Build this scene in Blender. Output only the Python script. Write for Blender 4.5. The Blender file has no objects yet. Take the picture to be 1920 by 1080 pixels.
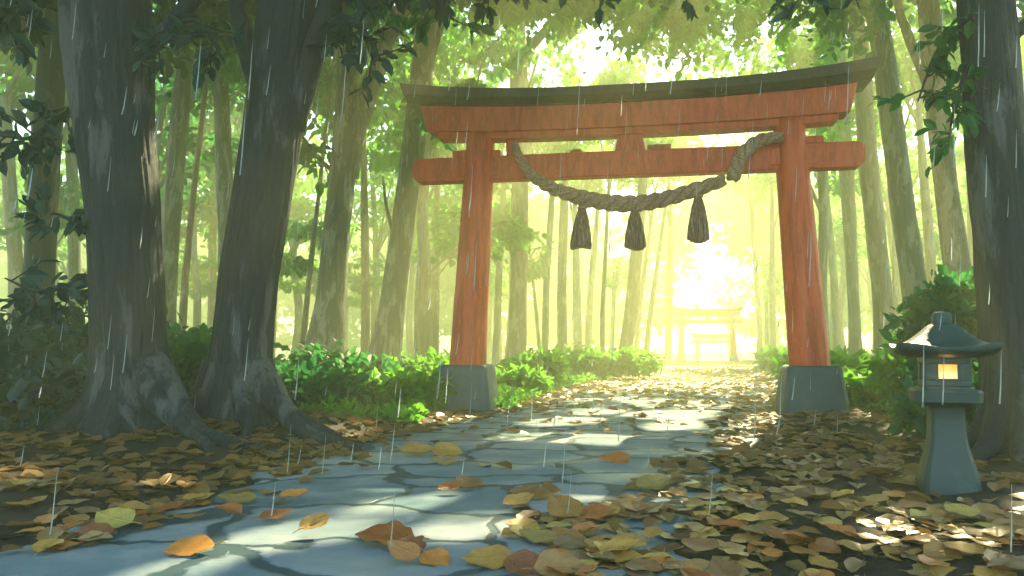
import bpy, math, random
import numpy as np
from mathutils import Vector, noise
R = math.radians
random.seed(7); rng = np.random.default_rng(7)
S = bpy.context.scene
# ---------------------------------------------------------------- camera
CZ = 1.2; F = 1493.33; PITCH = math.atan(115/F)
cam = bpy.data.cameras.new('camera'); cam.lens = 28; cam.sensor_width = 36; cam.clip_end = 2000
camo = bpy.data.objects.new('camera', cam); S.collection.objects.link(camo)
camo.location = (0, 0, CZ); camo.rotation_euler = (math.pi/2+PITCH, 0, 0); S.camera = camo
# ---------------------------------------------------------------- light
SUN_EL, SUN_AZ = R(36), R(23)            # azimuth clockwise from +Y, sun stands ahead of the camera
SD = np.array([math.sin(SUN_AZ)*math.cos(SUN_EL), math.cos(SUN_AZ)*math.cos(SUN_EL), math.sin(SUN_EL)])
w = bpy.data.worlds.new('World'); S.world = w; w.use_nodes = True
nt = w.node_tree; bg = nt.nodes['Background']
sky = nt.nodes.new('ShaderNodeTexSky'); sky.sky_type = 'NISHITA'; sky.sun_disc = False
sky.sun_elevation = SUN_EL; sky.sun_rotation = SUN_AZ; sky.dust_density = .3; sky.air_density = 1.6; sky.ozone_density = 5
nt.links.new(sky.outputs[0], bg.inputs[0]); bg.inputs[1].default_value = 0.13
sl = bpy.data.lights.new('sun', 'SUN'); sl.energy = 5.0; sl.angle = R(0.5); sl.color = (1, .86, .48)
so = bpy.data.objects.new('sun', sl); S.collection.objects.link(so)
so.rotation_euler = Vector(SD).to_track_quat('Z', 'Y').to_euler()
S.view_settings.view_transform = 'Standard'; S.view_settings.look = 'None'
S.view_settings.gamma = 1; S.view_settings.exposure = 2.12
S.cycles.use_denoising = True
S.cycles.max_bounces = 8; S.cycles.diffuse_bounces = 3; S.cycles.glossy_bounces = 3
S.cycles.transmission_bounces = 4; S.cycles.volume_bounces = 2; S.cycles.sample_clamp_indirect = 4
HAZE_DENSITY = 0.0098
# ---------------------------------------------------------------- helpers
C = S.collection
def pix(px, py):
    c, s = math.cos(PITCH), math.sin(PITCH)
    u = (540-py)/F; r = (px-960)/F
    return np.array([r, c - s*u, s + c*u])
def at(px, py, Y):                         # world point seen at that pixel at forward distance Y
    d = pix(px, py); return np.array([0, 0, CZ]) + d*(Y/d[1])
def gnd(px, py, z=0):
    d = pix(px, py); t = (z-CZ)/d[2]; return np.array([0, 0, CZ]) + d*t
def path_l(y):  return float(np.interp(y, [-5, 4.3, 5.9, 7.4, 9.2, 12, 15.6, 24, 90, 160], [-4.0, -3.0, -2.5, -2.25, -1.95, -1.3, .1, 1.6, 19.5, 38]))
def path_r(y):  return float(np.interp(y, [-5, 4.3, 6, 8, 10, 15.6, 24, 90, 160], [.5, .9, 1.15, 1.75, 2.7, 4.6, 7.4, 25, 44]))
_yy = np.array([-5, 4.3, 5.9, 7.4, 9.2, 12, 15.6, 24, 90, 160.]); PL = np.array([path_l(v) for v in _yy]); PR = np.array([path_r(v) for v in _yy])
def hgt(x, y):
    x = np.asarray(x, float); y = np.asarray(y, float)
    l = np.interp(y, _yy, PL); r = np.interp(y, _yy, PR)
    off = np.maximum(0, np.maximum(l-x, x-r))
    k = np.clip(off/1.2, 0, 1); k = k*k*(3-2*k)
    und = .05*np.sin(x*.9+1)*np.cos(y*.7)+.035*np.sin(x*2.3+y*1.7)+.02*np.sin(x*4.1-y*3.3)
    h = -.05 + k*(.10+und)
    for cx, cy, a, s in MOUNDS: h = h + k*a*np.exp(-((x-cx)**2+(y-cy)**2)/s**2)
    h = h - 1.3*np.clip((y-84)/18, 0, 1)**1.5
    return h
MOUNDS = [(-4.95, 10.3, .14, 1.7), (-3.7, 11.1, .14, 1.6), (5.7, 8.6, .12, 1.4)]
def link(o, parent=None):
    C.objects.link(o)
    if parent is not None: o.parent = parent
    return o
def mk(name, V, Fc, m, parent=None, smooth=True, quads=False):
    me = bpy.data.meshes.new(name)
    if quads:
        V = np.asarray(V, np.float32).reshape(-1, 3); Fc = np.asarray(Fc, np.int32).reshape(-1, 4)
        me.vertices.add(len(V)); me.vertices.foreach_set('co', V.ravel())
        me.loops.add(Fc.size); me.loops.foreach_set('vertex_index', Fc.ravel())
        me.polygons.add(len(Fc)); me.polygons.foreach_set('loop_start', np.arange(0, Fc.size, 4, dtype=np.int32))
        me.update(calc_edges=True)
    else:
        me.from_pydata([tuple(map(float, v)) for v in V], [], [tuple(f) for f in Fc]); me.update()
    me.polygons.foreach_set('use_smooth', [smooth]*len(me.polygons))
    me.materials.append(m)
    return link(bpy.data.objects.new(name, me), parent)
def empty(name, loc, label=None, cat=None, group=None, rz=0):
    o = bpy.data.objects.new(name, None); o.location = loc; o.rotation_euler = (0, 0, rz); o.empty_display_size = .2
    C.objects.link(o); tag(o, label, cat, group); return o
def tag(o, label=None, cat=None, group=None, kind=None):
    if label: o['label'] = label
    if cat: o['category'] = cat
    if group: o['group'] = group
    if kind: o['kind'] = kind
    return o
def copy_tree(o, parent=None):
    c = o.copy(); C.objects.link(c); c.parent = parent
    for ch in [k for k in KIDS.get(o.name, [])] if o.name in KIDS else list(o.children): copy_tree(ch, c)
    return c
KIDS = {}
class MB:                                  # collects shapes that become ONE mesh
    def __init__(s): s.V = []; s.F = []
    def add(s, V, Fc):
        b = len(s.V); s.V += [tuple(v) for v in V]; s.F += [tuple(i+b for i in f) for f in Fc]; return s
    def loft(s, rings, cap=True, close=True):
        n = len(rings[0]); b = len(s.V)
        for r in rings: s.V += [tuple(v) for v in r]
        for i in range(len(rings)-1):
            for j in range(n if close else n-1):
                k = (j+1) % n; s.F.append((b+i*n+j, b+i*n+k, b+(i+1)*n+k, b+(i+1)*n+j))
        if cap:
            s.F.append(tuple(b+j for j in range(n))[::-1]); e = b+(len(rings)-1)*n; s.F.append(tuple(e+j for j in range(n)))
        return s
    def tube(s, P, rad, n=8, cap=True, fn=None):
        P = [Vector(map(float, p)) for p in P]; rings = []; up = None
        for i, p in enumerate(P):
            t = (P[min(i+1, len(P)-1)]-P[max(i-1, 0)]).normalized()
            if up is None: up = t.orthogonal().normalized()
            up = (up - t*up.dot(t)).normalized(); sd = t.cross(up)
            r = rad[i] if hasattr(rad, '__len__') else rad
            ring = []
            for j in range(n):
                a = 2*math.pi*j/n; q = r*(fn(i, a, p) if fn else 1)
                ring.append(p+up*math.cos(a)*q+sd*math.sin(a)*q)
            rings.append(ring)
        return s.loft(rings, cap)
    def box(s, x0, x1, y0, y1, z0, z1, b=.015):
        # bevelled box: three stacked ring levels with chamfers
        def ring(z, i):
            return [(x0+i+b, y0+i, z), (x1-i-b, y0+i, z), (x1-i, y0+i+b, z), (x1-i, y1-i-b, z), (x1-i-b, y1-i, z), (x0+i+b, y1-i, z), (x0+i, y1-i-b, z), (x0+i, y0+i+b, z)]
        return s.loft([ring(z0, b), ring(z0+b, 0), ring(z1-b, 0), ring(z1, b)])
    def build(s, name, m, parent=None, smooth=False): 
        return mk(name, s.V, s.F, m, parent, smooth)
def catmull(P, n):
    P = np.asarray(P, float); out = []
    Q = np.vstack([2*P[0]-P[1], P, 2*P[-1]-P[-2]]); m = len(P)-1
    for k in range(n+1):
        u = k/n*m; i = min(int(u), m-1); t = u-i; a, b, c, d = Q[i:i+4]
        out.append(.5*((2*b)+(c-a)*t+(2*a-5*b+4*c-d)*t*t+(3*b-a-3*c+d)*t**3))
    return np.array(out)
# ---------------------------------------------------------------- materials
class NT:
    def __init__(s, name):
        s.m = bpy.data.materials.new(name); s.m.use_nodes = True; s.t = s.m.node_tree; s.t.nodes.clear()
        s.out = s.n('ShaderNodeOutputMaterial')
    def n(s, ty, **kw):
        o = s.t.nodes.new(ty)
        for k, v in kw.items(): setattr(o, k, v)
        return o
    def l(s, a, b): s.t.links.new(a, b)
    def val(s, sock, v):
        if hasattr(v, 'is_linked') or hasattr(v, 'node'): s.l(v, sock)
        else: sock.default_value = v
    def math(s, op, a, b=None):
        o = s.n('ShaderNodeMath', operation=op); s.val(o.inputs[0], a)
        if b is not None: s.val(o.inputs[1], b)
        return o.outputs[0]
    def noise(s, vec, scale, detail=4, rough=.55, sc=None, dist=0):
        if sc: 
            mp = s.n('ShaderNodeMapping'); s.l(vec, mp.inputs[0]); mp.inputs['Scale'].default_value = sc; vec = mp.outputs[0]
        o = s.n('ShaderNodeTexNoise'); s.l(vec, o.inputs['Vector']); o.inputs['Scale'].default_value = scale
        o.inputs['Detail'].default_value = detail; o.inputs['Roughness'].default_value = rough; o.inputs['Distortion'].default_value = dist
        return o.outputs['Fac']
    def ramp(s, fac, stops, interp='LINEAR'):
        o = s.n('ShaderNodeValToRGB'); s.l(fac, o.inputs[0]); e = o.color_ramp; e.interpolation = interp
        while len(e.elements) < len(stops): e.elements.new(.5)
        for q, (p, c) in zip(e.elements, stops): q.position = p; q.color = (*c, 1) if len(c) == 3 else c
        return o.outputs[0]
    def mix(s, f, a, b, mode='MIX'):
        o = s.n('ShaderNodeMix', data_type='RGBA', blend_type=mode); s.val(o.inputs[0], f)
        for i, v in ((6, a), (7, b)):
            if hasattr(v, 'node'): s.l(v, o.inputs[i])
            else: o.inputs[i].default_value = (*v, 1)
        return o.outputs[2]
    def bump(s, h, st=.5, d=.02, nrm=None):
        o = s.n('ShaderNodeBump'); o.inputs['Strength'].default_value = st; o.inputs['Distance'].default_value = d; s.l(h, o.inputs['Height'])
        if nrm: s.l(nrm, o.inputs['Normal'])
        return o.outputs[0]
    def pbr(s, col, rough=.6, nrm=None, spec=.5, **kw):
        o = s.n('ShaderNodeBsdfPrincipled')
        if hasattr(col, 'node'): s.l(col, o.inputs['Base Color'])
        else: o.inputs['Base Color'].default_value = (*col, 1)
        s.val(o.inputs['Roughness'], rough); o.inputs['Specular IOR Level'].default_value = spec
        if nrm: s.l(nrm, o.inputs['Normal'])
        for k, v in kw.items(): s.val(o.inputs[k], v)
        s.l(o.outputs[0], s.out.inputs[0]); return o
    @property
    def obj(s): return s.n('ShaderNodeTexCoord').outputs['Object']
    @property
    def pos(s): return s.n('ShaderNodeNewGeometry').outputs['Position']
def leaf_mat(name, cols, trans=.45, rough=.5, tcol=None, spec=.4):
    t = NT(name); g = t.n('ShaderNodeNewGeometry'); oi = t.n('ShaderNodeObjectInfo')
    r = t.math('FRACT', t.math('ADD', g.outputs['Random Per Island'], oi.outputs['Random']))
    n = len(cols); c = t.ramp(r, [((i+.5)/n, cc) for i, cc in enumerate(cols)])
    big = t.noise(g.outputs['Position'], .35, 3)
    c = t.mix(t.math('MULTIPLY', big, .5), c, t.mix(.5, c, cols[0]))
    fine = t.noise(t.obj, 18, 3)
    c2 = t.mix(t.math('MULTIPLY', fine, .5), c, (0, 0, 0))
    p = t.pbr(c2, rough, spec=spec)
    tr = t.n('ShaderNodeBsdfTranslucent')
    if tcol: t.l(t.mix(.55, c, tcol), tr.inputs[0])
    else: t.l(c, tr.inputs[0])
    mx = t.n('ShaderNodeMixShader'); mx.inputs[0].default_value = trans
    t.l(p.outputs[0], mx.inputs[1]); t.l(tr.outputs[0], mx.inputs[2]); t.l(mx.outputs[0], t.out.inputs[0])
    return t.m
def bark_mat(name, dark, mid, lichen, amount=.5, bscale=1.0):
    t = NT(name); o = t.obj
    streak = t.noise(o, 5*bscale, 8, .7, (2.2, 2.2, .2), .25)
    fine = t.noise(o, 26*bscale, 6, .7, (1, 1, .35))
    patch = t.noise(o, 1.7*bscale, 7, .68, (1.2, 1.2, .32), .35)
    c = t.ramp(streak, [(.34, dark), (.6, mid)])
    c = t.mix(t.math('MULTIPLY', fine, .45), c, dark)
    m = t.ramp(patch, [(.60-.22*amount, (0, 0, 0)), (.66-.22*amount, (1, 1, 1))])
    c = t.mix(t.math('MULTIPLY', m, .75), c, lichen)
    hsum = t.math('ADD', t.math('MULTIPLY', streak, 1.0), t.math('MULTIPLY', fine, .35))
    t.pbr(c, t.ramp(fine, [(.3, (.45,)*3), (.7, (.8,)*3)]), t.bump(hsum, .9, .08), .35)
    return t.m
M = {}
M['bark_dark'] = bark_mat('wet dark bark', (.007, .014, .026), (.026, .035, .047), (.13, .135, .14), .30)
M['bark_mid'] = bark_mat('grey green bark', (.07, .085, .075), (.17, .175, .14), (.36, .37, .31), .4, 1.5)  # tones raised so farther trunks look paler, as thicker haze would make them
M['bark_warm'] = bark_mat('brown bark', (.24, .18, .11), (.46, .36, .23), (.58, .5, .36), .35, 1.5)  # haze paleness of the distant trunks is put into these bark tones
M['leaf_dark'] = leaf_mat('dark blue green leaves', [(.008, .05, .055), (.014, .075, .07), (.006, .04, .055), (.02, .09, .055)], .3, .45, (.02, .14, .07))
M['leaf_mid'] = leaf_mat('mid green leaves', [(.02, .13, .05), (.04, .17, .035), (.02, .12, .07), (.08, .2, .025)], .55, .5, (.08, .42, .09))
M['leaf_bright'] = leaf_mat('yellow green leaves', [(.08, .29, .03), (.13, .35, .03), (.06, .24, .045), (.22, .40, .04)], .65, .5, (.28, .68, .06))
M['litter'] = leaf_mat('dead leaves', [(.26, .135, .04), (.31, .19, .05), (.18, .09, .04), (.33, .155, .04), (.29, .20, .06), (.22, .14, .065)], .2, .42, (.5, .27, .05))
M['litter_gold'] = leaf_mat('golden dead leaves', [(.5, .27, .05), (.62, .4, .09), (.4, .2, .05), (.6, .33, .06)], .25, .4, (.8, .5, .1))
def fallen(name, col, vein):
    t = NT(name); o = t.obj; sep = t.n('ShaderNodeSeparateXYZ'); t.l(o, sep.inputs[0])
    x, y = sep.outputs[0], sep.outputs[1]
    ax = t.math('ABSOLUTE', x)
    rib = t.math('ABSOLUTE', t.math('SINE', t.math('MULTIPLY', t.math('SUBTRACT', y, t.math('MULTIPLY', ax, .9)), 26)))
    v = t.ramp(rib, [(0, (1, 1, 1)), (.16, (0, 0, 0))])
    mid = t.ramp(ax, [(.0, (1, 1, 1)), (.022, (0, 0, 0))])
    vv = t.math('MAXIMUM', v, mid)
    blot = t.noise(o, 3.5, 5, .6); oi = t.n('ShaderNodeObjectInfo')
    c = t.mix(t.math('MULTIPLY', t.ramp(blot, [(.42, (0, 0, 0)), (.68, (1, 1, 1))]), .7), col, tuple(q*.45 for q in col))
    c = t.mix(t.math('MULTIPLY', vv, .4), c, vein)
    hs = t.n('ShaderNodeHueSaturation'); t.l(c, hs.inputs['Color']); t.l(t.math('ADD', t.math('MULTIPLY', oi.outputs['Random'], .6), .7), hs.inputs['Value'])
    t.l(t.math('ADD', t.math('MULTIPLY', oi.outputs['Random'], .016), .49), hs.inputs['Hue'])
    t.pbr(hs.outputs[0], .38, t.bump(t.math('ADD', vv, t.math('MULTIPLY', blot, .6)), .45, .01), .5)
    return t.m
FAL = {'golden': fallen('golden leaf', (.44, .25, .055), (.6, .4, .13)), 'orange': fallen('orange leaf', (.45, .17, .035), (.6, .33, .1)),
       'brown': fallen('brown leaf', (.30, .165, .06), (.42, .27, .12)), 'olive': fallen('olive leaf', (.38, .29, .07), (.5, .42, .15)),
       'rust': fallen('rust leaf', (.36, .15, .05), (.48, .26, .1)), 'tan': fallen('tan leaf', (.30, .20, .09), (.42, .32, .16))}
def paint(name, col, dark, sc=(1, 1, .12)):
    t = NT(name); o = t.obj
    s1 = t.noise(o, 9, 6, .65, sc); s2 = t.noise(o, 40, 4, .6, sc); p = t.noise(o, 1.2, 5, .6)
    c = t.mix(t.math('MULTIPLY', t.ramp(s1, [(.44, (0, 0, 0)), (.62, (1, 1, 1))]), .7), col, dark)
    c = t.mix(t.math('MULTIPLY', t.ramp(p, [(.5, (0, 0, 0)), (.75, (1, 1, 1))]), .35), c, dark)
    c = t.mix(t.math('MULTIPLY', t.ramp(s2, [(.56, (0, 0, 0)), (.66, (1, 1, 1))]), .35), c, tuple(min(1, q*1.7+.03) for q in col))
    t.pbr(c, t.ramp(s1, [(.3, (.35,)*3), (.7, (.6,)*3)]), t.bump(t.math('ADD', s1, t.math('MULTIPLY', s2, .4)), .3, .01), .45)
    return t.m
M['red'] = paint('vermilion paint', (.70, .095, .022), (.36, .04, .015))
M['red_beam'] = paint('vermilion beam paint', (.72, .11, .026), (.42, .055, .018), (1, 1, .2))
M['cap'] = paint('dark wood cap', (.06, .043, .032), (.02, .016, .013))
M['block'] = paint('orange wood', (.6, .2, .05), (.35, .09, .02))
def stone(name, c1, c2, c3, rough=(.35, .7), bs=.5):
    t = NT(name); o = t.obj
    a = t.noise(o, 2.2, 7, .62); b = t.noise(o, 30, 5, .7); dr = t.noise(o, 6, 4, .6, (1, 1, .15))
    c = t.ramp(a, [(.3, c1), (.55, c2), (.75, c3)])
    c = t.mix(t.math('MULTIPLY', b, .4), c, c1); c = t.mix(t.math('MULTIPLY', t.ramp(dr, [(.5, (0, 0, 0)), (.7, (1, 1, 1))]), .5), c, c1)
    t.pbr(c, t.ramp(a, [(.3, (rough[0],)*3), (.7, (rough[1],)*3)]), t.bump(t.math('ADD', a, t.math('MULTIPLY', b, .35)), bs, .03), .5)
    return t.m
M['plinth'] = stone('wet plinth stone', (.03, .06, .075), (.06, .10, .12), (.12, .165, .18))
M['lantern'] = stone('wet lantern stone', (.010, .036, .036), (.026, .062, .060), (.075, .12, .11))
t = NT('rope straw'); o = t.obj
a = t.noise(o, 60, 4, .6, (.25, 1, 1)); b = t.noise(o, 3, 4)
c = t.ramp(a, [(.3, (.14, .075, .05)), (.5, (.46, .28, .18)), (.68, (.72, .54, .38))]); c = t.mix(t.math('MULTIPLY', b, .3), c, (.05, .035, .028))
t.pbr(c, .75, t.bump(a, .8, .012), .3); M['rope'] = t.m
t = NT('tassel straw'); o = t.obj
a = t.noise(o, 45, 5, .6, (1, 1, .06)); c = t.ramp(a, [(.35, (.07, .035, .026)), (.55, (.26, .15, .1)), (.7, (.55, .4, .28))])
t.pbr(c, .75, t.bump(a, .8, .012), .3); M['tassel'] = t.m
t = NT('cut straw'); t.pbr(t.ramp(t.noise(t.obj, 90, 3), [(.35, (.2, .15, .08)), (.7, (.5, .42, .27))]), .8); M['cut'] = t.m
# ground soil / moss
t = NT('forest floor'); p = t.pos; sep = t.n('ShaderNodeSeparateXYZ'); t.l(p, sep.inputs[0])
n1 = t.noise(p, .35, 5); n2 = t.noise(p, 4, 6, .65); n3 = t.noise(p, 28, 4, .7)
soil = t.ramp(n2, [(.3, (.018, .014, .011)), (.6, (.045, .034, .024)), (.8, (.08, .06, .038))])
moss = t.ramp(n2, [(.3, (.03, .07, .015)), (.6, (.07, .13, .025)), (.8, (.12, .19, .035))])
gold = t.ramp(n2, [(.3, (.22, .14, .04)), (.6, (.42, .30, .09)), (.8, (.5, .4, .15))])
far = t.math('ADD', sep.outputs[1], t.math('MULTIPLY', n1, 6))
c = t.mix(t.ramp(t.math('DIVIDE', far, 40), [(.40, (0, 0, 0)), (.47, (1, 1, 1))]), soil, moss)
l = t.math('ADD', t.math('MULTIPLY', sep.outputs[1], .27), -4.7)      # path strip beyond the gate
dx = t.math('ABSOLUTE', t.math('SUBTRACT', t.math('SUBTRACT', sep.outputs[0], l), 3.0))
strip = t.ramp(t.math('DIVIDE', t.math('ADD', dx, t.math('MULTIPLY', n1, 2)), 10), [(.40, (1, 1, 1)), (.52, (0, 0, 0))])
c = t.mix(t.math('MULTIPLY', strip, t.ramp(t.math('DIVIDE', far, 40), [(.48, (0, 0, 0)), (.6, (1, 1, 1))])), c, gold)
t.pbr(c, .8, t.bump(t.math('ADD', n2, t.math('MULTIPLY', n3, .5)), .7, .06), .3); M['ground'] = t.m
# wet flagstones
t = NT('wet flagstones'); p = t.pos
wv = t.n('ShaderNodeVectorMath', operation='ADD'); nz = t.n('ShaderNodeTexNoise'); t.l(p, nz.inputs['Vector']); nz.inputs['Scale'].default_value = 1.1; nz.inputs['Detail'].default_value = 5
sc = t.n('ShaderNodeVectorMath', operation='SCALE'); t.l(nz.outputs['Color'], sc.inputs[0]); sc.inputs['Scale'].default_value = .9
t.l(p, wv.inputs[0]); t.l(sc.outputs[0], wv.inputs[1])
mp = t.n('ShaderNodeMapping'); t.l(wv.outputs[0], mp.inputs[0]); mp.inputs['Scale'].default_value = (.75, 1.05, 0)
vo = t.n('ShaderNodeTexVoronoi', feature='DISTANCE_TO_EDGE'); t.l(mp.outputs[0], vo.inputs['Vector']); vo.inputs['Scale'].default_value = 1.0
vc = t.n('ShaderNodeTexVoronoi'); t.l(mp.outputs[0], vc.inputs['Vector']); vc.inputs['Scale'].default_value = 1.0
n1 = t.noise(p, 1.3, 6, .6); n2 = t.noise(p, 14, 6, .65); n3 = t.noise(p, .5, 3)
crk = t.ramp(t.math('ADD', vo.outputs['Distance'], t.math('MULTIPLY', n1, -.05)), [(.0, (0, 0, 0)), (.016, (.8,)*3), (.035, (1, 1, 1))])
cs = t.n('ShaderNodeSeparateColor'); t.l(vc.outputs['Color'], cs.inputs[0])
c = t.ramp(n1, [(.3, (.05, .13, .18)), (.5, (.15, .24, .29)), (.7, (.52, .54, .54))])
c = t.mix(.5, c, t.ramp(cs.outputs[0], [(0, (.09, .20, .26)), (1, (.50, .52, .52))]))
c = t.mix(t.math('MULTIPLY', n2, .35), c, (.06, .09, .1))
c = t.mix(crk, (.035, .075, .095), c)
wet = t.ramp(n3, [(.36, (.3,)*3), (.5, (.7,)*3)])
h = t.math('ADD', t.math('MULTIPLY', crk, .8), t.math('ADD', t.math('MULTIPLY', n1, .5), t.math('MULTIPLY', n2, .12)))
t.pbr(c, wet, t.bump(h, .5, .035), .18); M['path'] = t.m
# ---------------------------------------------------------------- leaf clouds
FLECKS = []                                # sun shafts left open through the canopy: (point, radius)
def fleck(p, r): FLECKS.append((np.array(p, float), r))
for px, py, r in [(490, 1004, .14), (555, 998, .17), (620, 992, .15), (850, 986, .16), (905, 984, .15), (755, 943, .14), (780, 943, .14),
                  (345, 1060, .1), (380, 1058, .1), (950, 820, .3), (1010, 822, .34), (1080, 824, .34), (1140, 824, .3),
                  (1040, 790, .3), (1075, 789, .3), (1230, 777, .36), (1275, 779, .3), (1260, 797, .25), (1080, 752, .5), (1180, 748, .6), (1250, 755, .5), (1330, 765, .4),
                  (1120, 770, .3)]:
    fleck(gnd(px, py), (r+.02 if py > 800 else r+.1))
for px, py, d, r in [(562, 270, 10.95, .38), (545, 400, 10.95, .42), (533, 500, 10.95, .3), (522, 580, 10.95, .35), (668, 360, 22, .5), (658, 420, 22, .5), (650, 480, 22, .5), (645, 540, 22, .5), (760, 560, 26, .6), (765, 520, 26, .5), (780, 400, 26, .5), (752, 620, 26, .5),
                     (1600, 670, 19, 1.0), (1640, 660, 18, .9), (1655, 680, 16, .8), (1725, 600, 13.5, .6), (1800, 560, 12.3, .5), (700, 690, 17, 1.0), (780, 670, 19, 1.1), (560, 690, 15, .8), (640, 690, 17, .9), (820, 690, 18, .8),
                     (288, 300, 10.2, .2), (296, 520, 10.2, .2),
                     (925, 420, 15.8, .4), (925, 600, 15.8, .5), (1462, 560, 15, .4), (1465, 420, 15, .4), (1690, 620, 6.6, .25), (1825, 320, 8.8, .3), (1835, 420, 8.8, .25),
                     (1745, 400, 20, .4), (285, 640, 10.3, .2), (1200, 180, 15.6, .4), (1000, 180, 15.8, .4), (1400, 150, 15.2, .4), (1450, 730, 14.8, .35)]:
    fleck(at(px, py, d), r)
def open_mask(P):
    keep = np.ones(len(P), bool)
    for q, r in FLECKS:
        v = P-q; s = v@SD; d2 = (v*v).sum(1)-s*s
        keep &= ~((d2 < (r+.10)**2) & (s > .8))
    return keep
def unit(v): return v/np.maximum(1e-6, np.linalg.norm(v, axis=1))[:, None]
def leaves(P, D, N, L, W, fold=.18, bend=.1):
    n = len(P); D = unit(D); X = unit(np.cross(D, N)); N = np.cross(X, D); L = L[:, None]; W = W[:, None]
    base = P; tip = P+D*L-N*L*bend
    l1 = P+D*L*.3-X*W*.9+N*W*fold; l2 = P+D*L*.7-X*W*.75+N*W*fold-N*L*bend*.4
    r1 = P+D*L*.3+X*W*.9+N*W*fold; r2 = P+D*L*.7+X*W*.75+N*W*fold-N*L*bend*.4
    V = np.stack([base, r1, r2, tip, l2, l1], 1).reshape(-1, 3)
    b = (np.arange(n)*6)[:, None]
    Q = np.concatenate([b+np.array([0, 1, 2, 3]), b+np.array([0, 3, 4, 5])], 1).reshape(-1, 4)
    return V, Q
def cloud(centre, rad, clumps, per, size, spread=.16, shell=.5, droop=.35, holes=True, seed=None):
    g = np.random.default_rng(seed if seed is not None else int(rng.integers(1e9)))
    u = unit(g.normal(size=(clumps, 3))); rr = (shell+(1-shell)*g.random(clumps)**.6)*(.75+.35*g.random(clumps))
    rad = np.array(rad, float); cc = np.array(centre)+u*rr[:, None]*rad
    cs = rad.mean()*spread*(.6+.8*g.random(clumps))
    P = np.repeat(cc, per, 0)+g.normal(size=(clumps*per, 3))*np.repeat(cs, per)[:, None]*np.array([1, 1, .55])
    D = g.normal(size=P.shape)+np.repeat(u, per, 0)*.5; D[:, 2] -= droop
    N = g.normal(size=P.shape)*.55+np.array([0, 0, 1.0])
    L = size*(.6+.8*g.random(len(P))); W = L*(.26+.1*g.random(len(P)))
    if holes:
        U = unit(D)*L[:, None]; k = open_mask(P) & open_mask(P+U*.5) & open_mask(P+U); P, D, N, L, W = P[k], D[k], N[k], L[k], W[k]
    return leaves(P, D, N, L, W)
def joinq(parts):
    V = []; Q = []; b = 0
    for v, q in parts: V.append(v); Q.append(q+b); b += len(v)
    return np.vstack(V), np.vstack(Q)
# ---------------------------------------------------------------- trees
def trunk_mesh(P, rad, base_z, flare=.6, fh=.5, lobes=5, seg=28, rows=60, seed=0, amp=.05):
    """P: axis points bottom to top, rad: radii; horizontal-ish rings with root flare and bark ridges"""
    P = np.asarray(P, float); A = catmull(P, rows); rr = np.interp(np.linspace(0, len(P)-1, rows+1), range(len(P)), rad)
    rings = []; ph = seed*1.7
    for i, p in enumerate(A):
        z = p[2]-base_z; fl = flare*math.exp(-max(z, 0)/fh); ring = []
        for j in range(seg):
            a = 2*math.pi*j/seg
            lob = .45+.55*(.5+.5*math.cos(lobes*a+ph+.6*math.sin(a*2+ph)))**1.3
            nn = noise.noise(Vector((math.cos(a)*2.2+seed, math.sin(a)*2.2, p[2]*.55)))*amp*1.6+noise.noise(Vector((math.cos(a)*7+seed, math.sin(a)*7, p[2]*1.1)))*amp
            if seg > 40: nn += .045*(1-2.2*abs(noise.noise(Vector((math.cos(a)*7.5+seed*3, math.sin(a)*7.5, p[2]*.55)))))+.02*noise.noise(Vector((math.cos(a)*19, math.sin(a)*19+seed, p[2]*2.2)))
            q = rr[i]*(1+nn+fl*lob*1.4)
            ring.append((p[0]+math.cos(a)*q, p[1]+math.sin(a)*q, p[2]))
        rings.append(ring)
    return MB().loft(rings)
def limb(mb, pts, r0, r1, n=8, rows=14, seed=0):
    A = catmull(pts, rows)
    A = A+np.array([[.5*noise.noise(Vector((k*.4, seed, i*9.1)))*r0*1.2 for i in range(3)] for k in range(len(A))])*np.linspace(0, 1, len(A))[:, None]
    mb.tube(A, np.linspace(r0, r1, len(A)), n); return A
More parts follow.
